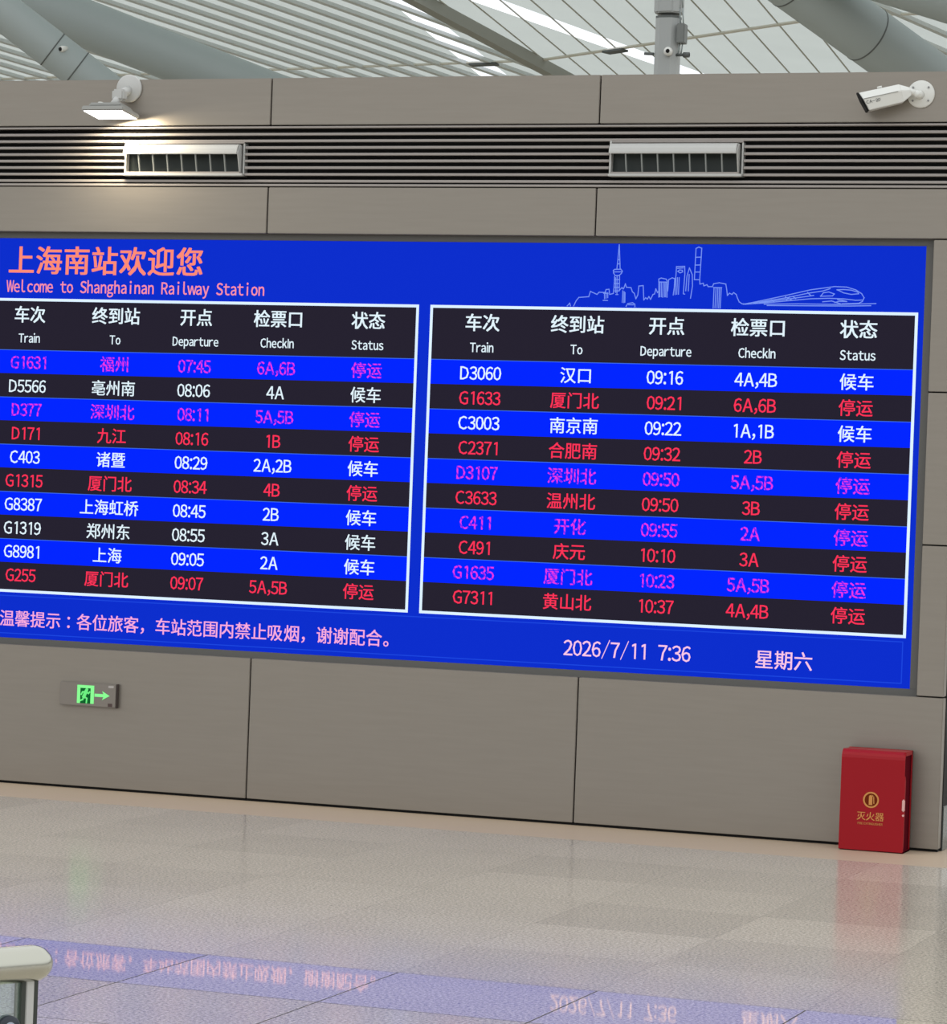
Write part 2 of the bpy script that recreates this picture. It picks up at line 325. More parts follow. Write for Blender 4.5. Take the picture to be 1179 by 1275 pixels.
# ------------------------------------------------------------------ roof beyond the wall
P0 = Vector((-20.713, 42.949, 10.709))
BV = Vector((.078, .9944, -.0710)).normalized()
NA, NB = Vector((.001, .071, .997)).normalized(), Vector((.059, .066, .996)).normalized()
CA, CB = NA.cross(BV), NB.cross(BV)           # towards the left along each roof slope
def facet(name, c, n, u0, u1, v0, v1, ang, step, uref, vref, glass, fin_h, fin_w, fin_m, purl, vault, clip=None):
    """one slope of the roof: sheets between ribs, a glazed strip cut through them, a purlin"""
    at = lambda u, v, h=0: P0 + c*u + BV*v + n*h
    t = math.tan(math.radians(ang))
    ceil_ = MB(); bm = ceil_.bm; i = ceil_.mi(ROOF)
    k0 = math.floor((u0-uref-8)/step); k1 = math.ceil((u1-uref+8)/step)
    ul = lambda k, v: uref + k*step + t*(v-vref)
    NV = 8
    for k in range(k0, k1):
        for s in range(vault):
            for j in range(NV):
                va, vb = v0+(v1-v0)*j/NV, v0+(v1-v0)*(j+1)/NV
                q = []
                for (kk, vv) in ((k+s/vault, va), (k+(s+1)/vault, va), (k+(s+1)/vault, vb), (k+s/vault, vb)):
                    h = .10*math.sin(math.pi*((kk-k) if kk-k < 1 else 1)) if vault > 1 else 0
                    q.append((ul(kk, vv), vv, h))
                q = [(min(max(a, u0), u1), b_, h) for a, b_, h in q]
                if max(a for a, _, _ in q)-min(a for a, _, _ in q) < 1e-4: continue
                f = bm.faces.new([bm.verts.new(at(*p)) for p in q]); f.material_index = i
    bmesh.ops.remove_doubles(bm, verts=bm.verts[:], dist=1e-4)
    if glass:
        (a0, a1), (b0, b1) = glass          # each a line through two (u, v)
        nrm = []
        for (p, q) in ((a0, a1), (b0, b1)):
            d = (at(*q)-at(*p)); pn = d.cross(n).normalized(); nrm.append((at(*p), pn))
            bmesh.ops.bisect_plane(bm, geom=bm.verts[:]+bm.edges[:]+bm.faces[:], plane_co=at(*p), plane_no=pn, dist=1e-5)
        gone = [f for f in bm.faces if ((f.calc_center_median()-nrm[0][0]).dot(nrm[0][1]))*((f.calc_center_median()-nrm[1][0]).dot(nrm[1][1])) < 0]
        bmesh.ops.delete(bm, geom=gone, context='FACES')
    for f in bm.faces: f.material_index = i
    root = struct(ceil_.build(name))
    fm = MB()
    for k in range(k0, k1+1):
        ua, ub = ul(k, v0), ul(k, v1)
        pts = []
        lo, hi = v0, v1
        for lim, sgn in ((u0, 1), (u1, -1)):       # clip the rib to the slope
            pass
        NSEG = 60; seg = []
        for j in range(NSEG+1):
            v = v0+(v1-v0)*j/NSEG
            if u0 <= ul(k, v) <= u1: seg.append(v)
        if len(seg) < 2: continue
        va, vb = seg[0], seg[-1]
        w = fin_w/2
        A, B = ul(k, va), ul(k, vb)
        P = [at(A-w, va, 0), at(A+w, va, 0), at(A+w, va, -fin_h), at(A-w, va, -fin_h)]
        Q = [at(B-w, vb, 0), at(B+w, vb, 0), at(B+w, vb, -fin_h), at(B-w, vb, -fin_h)]
        for x in range(4): fm.poly([P[x], P[(x+1) % 4], Q[(x+1) % 4], Q[x]], fin_m)
    fm.build('roof_ribs', root)
    pm = MB(); (pa, pb) = purl
    d = (at(*pb)-at(*pa)).normalized(); s = d.cross(n).normalized()*.05
    A, B = at(*pa), at(*pb)
    P = [A-s-n*.02, A+s-n*.02, A+s-n*.05, A-s-n*.05]; Q = [p+(B-A) for p in P]
    for x in range(4): pm.poly([P[x], P[(x+1) % 4], Q[(x+1) % 4], Q[x]], PURLIN)
    pm.build('purlin', root)
    if glass:                                   # dark clip where the purlin crosses the skylight
        o = at(*clip)-n*.10; e = d*.30; f = s.normalized()*.10; g = n*.04
        cm = MB(); cm.prism([o-e-f, o+e-f, o+e+f, o-e+f], g, TUBE_SEAM); cm.build('purlin_clip', root)
    return at
GA = (((.84, -5.35), (1.89, .95)), ((.34, -5.27), (1.35, 1.42)))
GB = (((-.91, -4.92), (-2.42, .25)), ((-1.52, -5.38), (-3.17, .84)))
atA = facet('ceiling_left', CA, NA, 0, 24, -26, 30, -10.5, .60, 3.91, -5.48, GA, .07, .13, FIN, ((0, 0), (20, .45)), 1, (1.25, .03))
atB = facet('ceiling_right', CB, NB, -8.6, 0, -26, 30, 8.2, .645, -1.51, -5.5, GB, .02, .022, FINB, ((0, 0), (-8.6, -5.37)), 1, (-2.2, -1.37))
atC = facet('ceiling_far_right', CB, NB, -24, -8.6, -26, 30, -14, .8, -9.1, -5.2, None, .07, .13, FIN, ((-8.6, -5.1), (-24, -8)), 1)
def strip_glass(name, at, g):
    (a0, a1), (b0, b1) = g
    ext = lambda p, q, s: (p[0]+(q[0]-p[0])*s, p[1]+(q[1]-p[1])*s)
    m = MB(); m.poly([at(*ext(a0, a1, -.6), .06), at(*ext(a0, a1, 1.8), .06), at(*ext(b0, b1, 1.8), .06), at(*ext(b0, b1, -.6), .06)], SKYGLASS)
    struct(m.build(name))
strip_glass('window_1', atA, GA); strip_glass('window_2', atB, GB)

# raking steel tubes, girder and post: they stand on the floor behind the wall and reach the roof
def raking(name, a, b, r, label, seams=(), r1=None):
    a, b = Vector(a), Vector(b); d = (b-a)
    t0 = (11.5-a.z)/d.z; t1 = (.0-a.z)/d.z
    top, foot = a+d*t0, a+d*t1
    m = MB(); m.tube(top, foot, r, TUBE, r1, seg=40)
    o = tag(m.build(name), label, 'beam')
    for q in seams:
        q = Vector(q); u = d.normalized(); c = a+u*((q-a).dot(u)); s = MB()
        s.tube(c-u*.008, c+u*.008, r+.004, TUBE_SEAM, seg=40); s.build('weld_seam', o)
    return o
raking('tubular_strut', (-8.214, 15.672, 7.341), (-7.420, 16.670, 6.770), .32, 'thick grey roof strut with two dark weld seams raking down above the white bullet camera', ((-8.45, 15.38, 7.51), (-7.80, 16.19, 7.04)))
raking('tubular_strut', (-19.787, 21.315, 8.08), (-18.961, 21.772, 7.773), .33, 'broad grey roof tube passing behind the thinner forked tube above the floodlight')
raking('tubular_strut', (-19.584, 19.209, 7.665), (-18.943, 19.621, 7.139), .255, 'thinner grey roof tube forking off just behind the floodlight bracket', ((-19.35, 19.35, 7.48), (-19.08, 19.53, 7.26)))
raking('tubular_strut', (-7.538, 15.171, 7.563), (-6.767, 15.378, 7.336), .30, 'smooth unseamed grey roof tube running just above the seamed strut over the bullet camera')
gd = MB()
A, B = P0-BV*26-Vector((0, 0, .02)), P0+BV*30-Vector((0, 0, .02)); s = Vector((1, 0, 0))*.14; h = Vector((0, 0, -.22))
P = [A-s, A+s, A+s*.8+h, A-s*.8+h]; Q = [p+(B-A) for p in P]
gm = mat('beige_grey_girder', alb=(.34, .345, .31), rough=.6)
for x in range(4): gd.poly([P[x], P[(x+1) % 4], Q[(x+1) % 4], Q[x]], gm)
gd.poly(P[::-1], gm); gd.poly(Q, gm)
tag(gd.build('roof_girder'), 'slim beige grey girder running along the roof between the two skylight strips', 'beam')

# post with a junction box and its little fittings
px, py = -7.357, 7.17
post = thing('steel_post', 'square grey steel post rising behind the wall between the skylight and tubular strut', 'post', (px, py, 0))
m = MB(); pts = [(.095, .05), (.05, .095), (-.05, .095), (-.095, .05), (-.095, -.05), (-.05, -.095), (.05, -.095), (.095, -.05)]
POSTM = mat('pale_grey_post_paint', alb=(.37, .385, .375), rough=.5); m.prism([(px+a, py+b, 0) for a, b in pts], (0, 0, 5.82), POSTM); m.build('shaft', post)
m = MB(); m.prism([(px+a, py+b, 5.82) for a, b in pts], (0, 0, .02), TUBE_SEAM)
m.prism([(px+a*1.18, py+b*1.18, 5.86) for a, b in pts], (0, 0, 6.0), POSTM, bev=.01); m.build('head', post)
m = MB(); m.box(px+.098, px+.165, py-.10, py, 5.61, 5.77, mat('junction_box_grey', alb=(.17, .18, .17), rough=.5), bev=.006); m.build('junction_box', post)
for dx in (.115, .14):
    m = MB(); m.path([(px+dx, py-.05, 5.77), (px+dx-.01, py-.05, 5.9), (px+dx-.03, py-.05, 6.1)], .006, TUBE); m.build('cable', post)
    m = MB(); m.path([(px+dx, py-.05, 5.61), (px+dx-.01, py-.05, 5.53)], .006, TUBE); m.build('cable', post)
m = MB()
m.tube((px-.10, py-.05, 5.53), (px-.18, py-.05, 5.535), .012, TUBE_SEAM, seg=12); m.build('bracket_arm', post)
m = MB(); m.tube((px+.09, py-.05, 5.52), (px+.20, py-.05, 5.52), .012, TUBE_SEAM, seg=12); m.tube((px+.15, py-.05, 5.52), (px+.20, py-.05, 5.52), .022, TUBE_SEAM, seg=12)
m.build('bracket_arm', post)
eye = thing('eye_camera', 'tiny white ball camera on the front of the steel post', 'camera', (px+.04, py-.11, 5.54))
R90 = Matrix.Rotation(math.radians(90), 4, 'X')
m = MB(); m.lathe([(0, .0), (.036, 0), (.036, .03), (.028, .05), (.015, .052), (0, .052)], WHITE, Matrix.Translation((px+.04, py-.095, 5.54)) @ R90, 20); m.build('housing', eye)
m = MB(); m.lathe([(0, 0), (.017, 0), (.012, .012), (0, .014)], BLACK, Matrix.Translation((px+.045, py-.148, 5.54)) @ R90, 16); m.build('lens', eye)

spot = thing('eye_camera', 'tiny white camera with dark lens fixed to the thinner roof tube behind the floodlight', 'camera', (-19.135, 19.19, 7.458))
SMX = Matrix.Translation((-19.135, 19.19, 7.458)) @ Matrix.Rotation(math.radians(-20), 4, 'Z') @ Matrix.Rotation(math.radians(100), 4, 'X') @ Matrix.Scale(.7, 4)
m = MB(); m.lathe([(0, -.12), (.05, -.12), (.06, 0), (.05, .03), (0, .03)], WHITE, SMX, 20); m.build('housing', spot)
m = MB(); m.lathe([(.038, .0305), (.034, .05), (0, .055)], BLACK, SMX, 16); m.build('lens', spot)

# ================================================================== LOUVER BAND, DIFFUSERS
lv = thing('louver_grille', 'long black louver band with thin grey horizontal slats above the display', 'grille', (-8, 0, 3.713))
m = MB(); m.box(WX0, WX1, .045, .058, 3.713, 4.082, BLACK); m.build('backing', lv)
m = MB()
for k in range(8):
    z = 4.0305-.0404*k
    for a, b in (((WX0, -8.660), (-7.854, -5.543), (-4.737, WX1)) if 3.775 < z < 3.99 else ((WX0, WX1),)):
        m.box(a, b, WY+.004, WY+.03, z-.0078, z+.0078, SLAT, bev=.002, seg=1)
m.build('slats', lv)
m = MB(); m.box(WX0, WX1, WY+.002, WY+.05, 4.066, 4.078, SLAT, bev=.002, seg=1); m.box(WX0, WX1, WY+.002, WY+.05, 3.716, 3.730, SLAT, bev=.002, seg=1); m.build('edge_trim', lv)

VANE = mat('vane_grey', alb=(.26, .28, .27), rough=.45); DUCT = mat('dark_duct', alb=(.012, .02, .018), rough=.5)
def diffuser(x0, label):
    x1 = x0+.80; z0, z1 = 3.776, 3.985
    o = thing('air_diffuser', label, 'vent', (x0+.4, 0, z0), 'air diffusers in the louver band')
    f = MB(); yf, yb = -.068, .04
    f.box(x0, x1, yf+.05, yb, z1-.012, z1, SLAT, bev=.003); f.box(x0, x1, yf+.025, yb, z0, z0+.016, ALU, bev=.003)
    f.box(x1-.010, x1, yf+.055, yb, z0, z1, ALU, bev=.002); f.box(x0, x0+.012, yf+.045, yb, z0, z1, ALU, bev=.002)
    f.prism([(x1-.028, yf+.008, z1-.080), (x1-.028, yf+.006, z1-.07), (x1-.028, yf+.045, z1-.02), (x1-.028, yb, z1-.02), (x1-.028, yb, z0+.02), (x1-.028, yf+.045, z0+.018)], (.005, 0, 0), ALU)
    f.build('frame', o)
    h = MB()                                   # curved hood: quarter-round section
    sec = [(yb-.01, z1-.014), (yf+.045, z1-.016)] + [(yf+.045-.045*math.sin(a), z1-.016-.06*(1-math.cos(a))) for a in [math.radians(d) for d in (20, 40, 60, 80, 90)]] + [(yf+.004, z1-.080), (yf+.012, z1-.078), (yf+.03, z1-.05), (yb-.01, z1-.045)]
    h.prism([(x0+.010, a, b) for a, b in sec], (x1-x0-.040, 0, 0), ALU); h.build('hood', o)
    b = MB(); b.box(x0+.012, x1-.018, yb-.02, yb-.005, z0+.01, z1-.02, DUCT); b.build('back_plate', o)
    for k in range(1, 8):
        x = x0+.012+(x1-x0-.034)*k/8
        v = MB(); v.prism([(x-.0035, yf+.010, z1-.078), (x-.0035, yf+.042, z0+.016), (x-.0035, yf+.055, z0+.016), (x-.0035, yf+.024, z1-.078)], (.007, 0, 0), VANE)
        v.build('vane', o)
    l = MB(); l.prism([(x0+.012, yf+.03, z0+.016), (x0+.012, yf+.03, z0+.026), (x0+.012, yb-.02, z0+.03), (x0+.012, yb-.02, z0+.016)], (x1-x0-.03, 0, 0), SLAT); l.build('sill', o)
    return o
diffuser(-8.657, 'slotted air diffuser box in the louver band, glowing in the light of the floodlight')
diffuser(-5.540, 'slotted air diffuser box in the louver band, unlit, nearest the bullet camera')

# ================================================================== DEPARTURE DISPLAY
SY = .04                        # face of the screen, set back behind the cladding
SF = (CAM_D+SY)/CAM_D           # the layout was measured in the plane y = 0
X = lambda x: x*SF
Z = lambda z: CAM_H+(z-CAM_H)*SF
K_HEAD = glow('led_royal_blue', (12, 46, 205)); K_BAND = glow('led_bright_blue', (2, 36, 252), 1.08); K_DARK = glow('led_dark', (38, 34, 48))
K_WHITE = glow('led_white', (228, 246, 255)); K_LINE = glow('led_white_line', (214, 234, 255), 1.1); K_RED = glow('led_red', (255, 52, 88))
K_TITLE = glow('led_orange_pink', (255, 140, 118)); K_SUB = glow('led_rose', (250, 146, 166)); K_NOTE = glow('led_pink', (250, 172, 222)); K_DATE = glow('led_pale_pink', (250, 200, 232))
K_THIN = glow('led_pale_blue', (120, 150, 245)); K_EDGE = glow('led_blue_edge', (62, 110, 226)); K_FAINT = glow('led_faint_blue', (28, 70, 222))
def interlaced():
    m = glow('led_magenta_interlaced', (232, 50, 232)); nt = m.node_tree; b = nt.nodes['Principled BSDF']
    tc = nt.nodes.new('ShaderNodeTexCoord'); mp = nt.nodes.new('ShaderNodeMapping'); mp.inputs['Rotation'].default_value = (0, math.radians(38), 0)
    wv = nt.nodes.new('ShaderNodeTexWave'); wv.wave_type = 'BANDS'; wv.bands_direction = 'X'; wv.inputs['Scale'].default_value = 12; wv.inputs['Distortion'].default_value = 1.2; wv.inputs['Detail Scale'].default_value = 30
    cr = nt.nodes.new('ShaderNodeValToRGB'); cr.color_ramp.elements[0].position = .18; cr.color_ramp.elements[1].position = .36
    cr.color_ramp.elements[0].color = lin((130, 40, 246)); cr.color_ramp.elements[1].color = lin((240, 56, 226))
    L = nt.links; L.new(tc.outputs['Object'], mp.inputs[0]); L.new(mp.outputs[0], wv.inputs['Vector']); L.new(wv.outputs['Fac'], cr.inputs[0]); L.new(cr.outputs[0], b.inputs['Emission Color'])
    return m
K_MAG = interlaced()

dd = thing('departure_display', 'huge blue LED departure board listing trains, set into the taupe wall', 'departure board', (X(-6.66), SY, Z(.866)))
m = MB(); bx0, bx1, bz0, bz1 = X(-9.703), X(-3.618), Z(.862), Z(3.432); ix0, ix1, iz0, iz1 = X(-9.664), X(-3.661), Z(.904), Z(3.390)
m.box(bx0, bx1, SY-.012, .058, iz1, bz1, BEZEL, bev=.002); m.box(bx0, bx1, SY-.012, .058, bz0, iz0, BEZEL, bev=.002)
m.box(bx0, ix0, SY-.012, .058, iz0, iz1, BEZEL, bev=.002); m.box(ix1, bx1, SY-.012, .058, iz0, iz1, BEZEL, bev=.002); m.build('bezel', dd)
m = MB(); m.box(ix0, ix1, SY, .057, iz0, iz1, K_HEAD); m.build('screen', dd)
# layers of the picture, a fraction of a millimetre apart
Y1, Y2, Y3, Y4 = SY-.001, SY-.0018, SY-.0026, SY-.0034
E = SF
m = MB(); m.text('上海南站欢迎您', X(-9.447), Z(3.253), .186*E, Y2, K_TITLE, bold=.020, align='L', pitch=.1915*E); m.build('welcome_title', dd)
k = 0
for wd_ in 'Welcome to Shanghainan Railway Station'.split(' '):
    m = MB(); m.text(wd_, X(-9.447)+k*.0461*E, Z(3.092), .098*E, Y2, K_SUB, sx=.74, bold=.014, pitch=.0461*E); m.build('welcome_subtitle', dd); k += len(wd_)+1
k = 0
for ph in ('温馨提示：', '各位旅客，', '车站范围内禁止吸烟，', '谢谢配合。'):
    m = MB(); m.text(ph, X(-9.416)+k*.1069*E, Z(1.024), .107*E, Y2, K_NOTE, bold=.010, pitch=.1069*E); m.build('notice_text', dd); k += len(ph)
m = MB(); m.text('2026/7/11', X(-5.713), Z(1.031), .120*E, Y2, K_DATE, sx=.84, bold=.008, align='L'); m.build('date_text', dd)
m = MB(); m.text('7:36', X(-5.138), Z(1.031), .120*E, Y2, K_DATE, sx=.84, bold=.008, align='L'); m.build('time_text', dd)
m = MB(); m.text('星期六', X(-4.394), Z(1.024), .114*E, Y2, K_DATE, bold=.010); m.build('weekday_text', dd)
m = MB(); m.ribbons([[(X(a), Z(b)) for a, b in l] for l in SKYLINE], .0052, Y2, K_THIN); m.build('skyline_drawing', dd)
m = MB(); m.ribbons([[(X(a), Z(b)) for a, b in l] for l in TRAIN], .0052, Y2, K_THIN); m.build('train_drawing', dd)
m = MB(); fr = [(X(-9.60), Z(1.165)), (X(-3.712), Z(1.165)), (X(-3.712), Z(.932)), (X(-9.60), Z(.932)), (X(-9.60), Z(1.165))]; m.ribbons([fr], .006, Y1, K_FAINT); m.build('notice_border', dd)

W_, R_ = 'w', 'r'
LEFT = [('G1631', '福州', '07:45', '6A,6B', 0), ('D5566', '亳州南', '08:06', '4A', 1), ('D377', '深圳北', '08:11', '5A,5B', 0), ('D171', '九江', '08:16', '1B', 0), ('C403', '诸暨', '08:29', '2A,2B', 1),
        ('G1315', '厦门北', '08:34', '4B', 0), ('G8387', '上海虹桥', '08:45', '2B', 1), ('G1319', '郑州东', '08:55', '3A', 1), ('G8981', '上海', '09:05', '2A', 1), ('G255', '厦门北', '09:07', '5A,5B', 0)]
RIGHT = [('D3060', '汉口', '09:16', '4A,4B', 1), ('G1633', '厦门北', '09:21', '6A,6B', 0), ('C3003', '南京南', '09:22', '1A,1B', 1), ('C2371', '合肥南', '09:32', '2B', 0), ('D3107', '深圳北', '09:50', '5A,5B', 0),
         ('C3633', '温州北', '09:50', '3B', 0), ('C411', '开化', '09:55', '2A', 0), ('C491', '庆元', '10:10', '3A', 0), ('G1635', '厦门北', '10:23', '5A,5B', 0), ('G7311', '黄山北', '10:37', '4A,4B', 0)]
def timetable(x0, x1, cols, rows):
    m = MB(); m.quad_xz(X(x0), X(x1), Z(1.187), Z(3.017), Y1, K_DARK); t = m.build('timetable', dd)
    m = MB(); bw = .017
    for a, b, c, d in ((x0, x1, 3.017-bw, 3.017), (x0, x1, 1.187, 1.187+bw), (x0, x0+bw, 1.187, 3.017), (x1-bw, x1, 1.187, 3.017)): m.quad_xz(X(a), X(b), Z(c), Z(d), Y4, K_LINE)
    m.build('border', t)
    for c, cn, en in zip(cols, ('车次', '终到站', '开点', '检票口', '状态'), ('Train', 'To', 'Departure', 'CheckIn', 'Status')):
        m = MB(); m.text(cn, X(c), Z(2.916), .110*E, Y3, K_WHITE, bold=.016); m.build('column_heading', t); m = MB(); m.text(en, X(c), Z(2.770), .074*E, Y3, K_WHITE, sx=.75, bold=.014); m.build('column_subheading', t)
    for k, (no, to, dep, gate, on) in enumerate(rows):
        zt = 2.697-.147*k; m = MB(); blue = k % 2 == 0
        ink = K_WHITE if on else (K_MAG if blue else K_RED)
        m.quad_xz(X(x0+.005), X(x1-.005), Z(zt-.147), Z(zt), Y2, K_BAND if blue else K_DARK)
        if blue: m.quad_xz(X(x0+.005), X(x1-.005), Z(zt-.004), Z(zt), Y3, K_EDGE)
        r = m.build('timetable_row', dd)
        for s, c, nm in zip((no, to, dep, gate, '候车' if on else '停运'), cols, ('train_number', 'destination', 'departure_time', 'check_in_gate', 'status')):
            cjk = ord(s[0]) > 255
            m = MB(); m.text(s, X(c), Z(zt-.0785), (.101 if cjk else .104)*E, Y4, ink, sx=1.0 if cjk else .84, bold=.010); m.build(nm, r)
timetable(-9.623, -6.694, (-9.278, -8.686, -8.143, -7.602, -7.015), LEFT)
timetable(-6.622, -3.695, (-6.290, -5.702, -5.160, -4.619, -4.032), RIGHT)

# ================================================================== FLOODLIGHT
fl = thing('floodlight', 'small grey floodlight glowing white below its bracket on the upper wall', 'floodlight', (-8.645, -.02, 4.31))
m = MB(); m.lathe([(0, 0), (.085, 0), (.085, .012), (.078, .02), (0, .022)], ALU, Matrix.Translation((-8.64, WY, 4.312)) @ R90, 36); m.build('wall_plate', fl)
m = MB(); m.tube((-8.64, WY-.01, 4.30), (-8.655, -.11, 4.27), .028, ALU); m.box(-8.70, -8.62, -.15, -.08, 4.225, 4.295, ALU, bev=.012); m.tube((-8.66, -.12, 4.25), (-8.68, -.16, 4.19), .024, ALU); m.build('swivel_arm', fl)
HM = Matrix.Translation((-8.68, -.19, 4.153)) @ Matrix.Rotation(math.radians(-6.8), 4, 'X')
GREYH = mat('lamp_housing_grey', alb=(.34, .34, .32), rough=.45)
m = MB(); m.prism([(-.140, -.115, -.022), (.140, -.115, -.022), (.140, .115, -.022), (-.140, .115, -.022)], (0, 0, .03), GREYH, bev=.006, M=HM)
m.prism([(-.11, -.085, .008), (.11, -.085, .008), (.11, .085, .008), (-.11, .085, .008)], (0, 0, .028), GREYH, bev=.01, M=HM); m.build('housing', fl)
m = MB(); m.tube(HM @ Vector((-.06, -.02, .03)), HM @ Vector((-.06, -.02, .05)), .018, WHITE); m.build('end_knob', fl)
m = MB(); m.prism([(-.128, -.105, -.0245), (.128, -.105, -.0245), (.128, .105, -.0245), (-.128, .105, -.0245)], (0, 0, .003), mat('lamp_lens', (240, 240, 240), emit=(255, 255, 250), emit_s=4), M=HM); m.build('lens', fl)
ld = bpy.data.lights.new('floodlight_beam', 'AREA'); ld.shape = 'RECTANGLE'; ld.size = .22; ld.size_y = .15; ld.energy = LAMP_W; ld.color = (1, .86, .62)
lo = bpy.data.objects.new('floodlight_beam', ld); COL.objects.link(lo); lo.parent = fl; lo.matrix_parent_inverse = fl.matrix_basis.inverted()
lo.matrix_basis = Matrix.Translation((-8.66, -.19, 4.098)) @ Matrix.Rotation(math.radians(4), 4, 'X') @ Matrix.Rotation(math.radians(-12), 4, 'Y')

# ================================================================== BULLET CAMERA
bc = thing('security_camera', 'white bullet security camera on a round wall plate above the black louver band', 'camera', (-3.724, -.02, 4.24))
m = MB(); m.lathe([(0, 0), (.078, 0), (.078, .008), (.072, .013), (0, .014)], WHITE, Matrix.Translation((-3.722, WY, 4.240)) @ R90, 40)
m.build('wall_plate', bc)
for a in (40, 140, 220, 320):
    s = MB(); s.tube((-3.722+.058*math.cos(math.radians(a)), WY-.012, 4.24+.058*math.sin(math.radians(a))), (-3.722+.058*math.cos(math.radians(a)), WY-.017, 4.24+.058*math.sin(math.radians(a))), .006, mat('screw_steel', alb=(.25, .25, .25)) if a == 40 else bpy.data.materials['screw_steel'], seg=12); s.build('screw', bc)
m = MB(); m.tube((-3.725, WY-.01, 4.235), (-3.735, -.06, 4.235), .026, WHITE, .02); m.lathe([(0, -.024), (.017, -.017), (.024, 0), (.017, .017), (0, .024)], WHITE, Matrix.Translation((-3.735, -.062, 4.235)))
m.tube((-3.737, -.064, 4.237), (-3.80, -.075, 4.258), .017, WHITE, .02); m.build('arm', bc)
ax = Vector((-.905, -.27, -.245)).normalized(); sd = Vector((.37, -.93, 0)); sd = (sd-ax*sd.dot(ax)).normalized(); up = sd.cross(ax); up = up if up.z > 0 else -up
BO = Vector((-3.785, -.075, 4.247))
bp_ = lambda l, s, u: BO+ax*l+sd*s+up*u
def hull(sec0, sec1, mat_):
    M_ = MB(); t = bmesh.new(); A = [t.verts.new(p) for p in sec0]; B = [t.verts.new(p) for p in sec1]; n = len(A)
    t.faces.new(A); t.faces.new(B[::-1])
    for k in range(n): t.faces.new((A[k], B[k], B[(k+1) % n], A[(k+1) % n]))
    bmesh.ops.recalc_face_normals(t, faces=t.faces[:]); bmesh.ops.bevel(t, geom=t.edges[:], offset=.003, segments=2, affect='EDGES', clamp_overlap=True)
    M_.add(t, mat_); return M_
sec = [(.0, .056), (.024, .053), (.062, .012), (.052, -.056), (-.052, -.056), (-.062, .012), (-.024, .053)]
b_ = hull([bp_(.04, s*.95, u*.95) for s, u in sec], [bp_(.255+.30*u, s, u) for s, u in sec], WHITE)
body = b_.build('housing', bc)
hull([bp_(-.012, s*.42, u*.42) for s, u in sec], [bp_(.043, s*.94, u*.94) for s, u in sec], WHITE).build('rear_housing', bc)
hull([bp_(.256+.30*u, s*1.06, u*1.06) for s, u in sec], [bp_(.267+.30*u, s*1.06, u*1.06) for s, u in sec], BLACK).build('front_hood', bc)
m = MB(); m.tube(bp_(.15, .0, .054), bp_(.15, .0, .066), .014, WHITE, seg=16); m.build('shield_screw', bc)
m = MB(); ex = [bp_(.06, .061, .010), bp_(.255, .0625, .012)]; m.tube(ex[0], ex[1], .0018, mat('seam_grey', alb=(.3, .3, .28)), seg=8); m.build('shield_seam', bc)
# lettering on the flank
ly = (bp_(.2, .062, .012)-bp_(.2, .052, -.056)).normalized(); lx = -ax; lz = lx.cross(ly)
LM = Matrix(((lx.x, -lz.x, ly.x, 0), (lx.y, -lz.y, ly.y, 0), (lx.z, -lz.z, ly.z, 0), (0, 0, 0, 1)))
org = bp_(.205, .0588, -.010)+lz*.0015
INK = mat('grey_print', alb=(.09, .09, .09))
m = MB(); m.text('CA-20', 0, 0, .023, 0, INK, bold=.012, M=Matrix.Translation(org) @ LM); m.build('marking', bc)

# ================================================================== EXIT SIGN
es = thing('exit_sign', 'slim metal exit sign with glowing green running figure and arrow, beneath the departure display', 'sign', (-8.765, WY, .505))
ST = mat('sign_metal', alb=(.225, .20, .174), rough=.4)
ex0, ex1, ez0, ez1 = -8.955, -8.568, .511, .655
m = MB(); m.box(ex0, ex1, WY-.030, WY-.001, ez0, ez1, ST, bev=.004); m.build('housing', es)
m = MB(); m.box(ex1-.001, ex1+.0035, WY-.031, WY-.001, ez0-.002, ez1+.002, mat('sign_end_brown', alb=(.06, .045, .04), rough=.5), bev=.001); m.build('end_cap', es)
GREEN = glow('sign_green', (140, 255, 150), 1.0); GDARK = glow('sign_dark_green', (16, 96, 44)); GFIG = glow('sign_figure_green', (110, 240, 130))
ey = WY-.031
m = MB(); dx0, dx1, dz0, dz1 = -8.834, -8.718, .529, .641
m.quad_xz(dx0, dx1, dz1-.018, dz1, ey, GREEN); m.quad_xz(dx0, dx0+.022, dz0, dz1-.018, ey, GREEN); m.quad_xz(dx1-.024, dx1, dz0, dz1-.018, ey, GREEN); m.quad_xz(dx0+.022, dx1-.024, dz0, dz1-.018, ey, GDARK)
m.build('door_symbol', es)
m = MB(); cx_ = -8.778; y_ = ey-.0006
m.disc(cx_+.010, .614, .010, y_, GFIG, seg=16)
m.ribbons([[(cx_+.004, .600), (cx_-.008, .572)]], .022, y_, GFIG)
m.ribbons([[(cx_-.006, .572), (cx_+.012, .560), (cx_+.010, .535)], [(cx_-.009, .572), (cx_-.016, .552), (cx_-.031, .546)], [(cx_+.003, .600), (cx_+.022, .592), (cx_+.030, .600)], [(cx_+.001, .602), (cx_-.018, .598), (cx_-.026, .584)]], .010, y_-.0004, GFIG)
m.build('running_figure', es)
m = MB(); m.ribbons([[(-8.705, .583), (-8.645, .583)]], .019, ey, GREEN); m.poly([(-8.664, ey-.0005, .555), (-8.611, ey-.0005, .583), (-8.664, ey-.0005, .611), (-8.648, ey-.0005, .583)], GREEN); m.build('arrow', es)
m = MB(); m.quad_xz(-8.622, -8.586, .632, .646, ey, mat('pale_label', alb=(.45, .42, .40))); m.build('maker_label', es)
m = MB(); m.quad_xz(-8.622, -8.592, .517, .537, ey, mat('indicator_window', alb=(.07, .04, .035), rough=.3)); m.build('indicator_window', es)

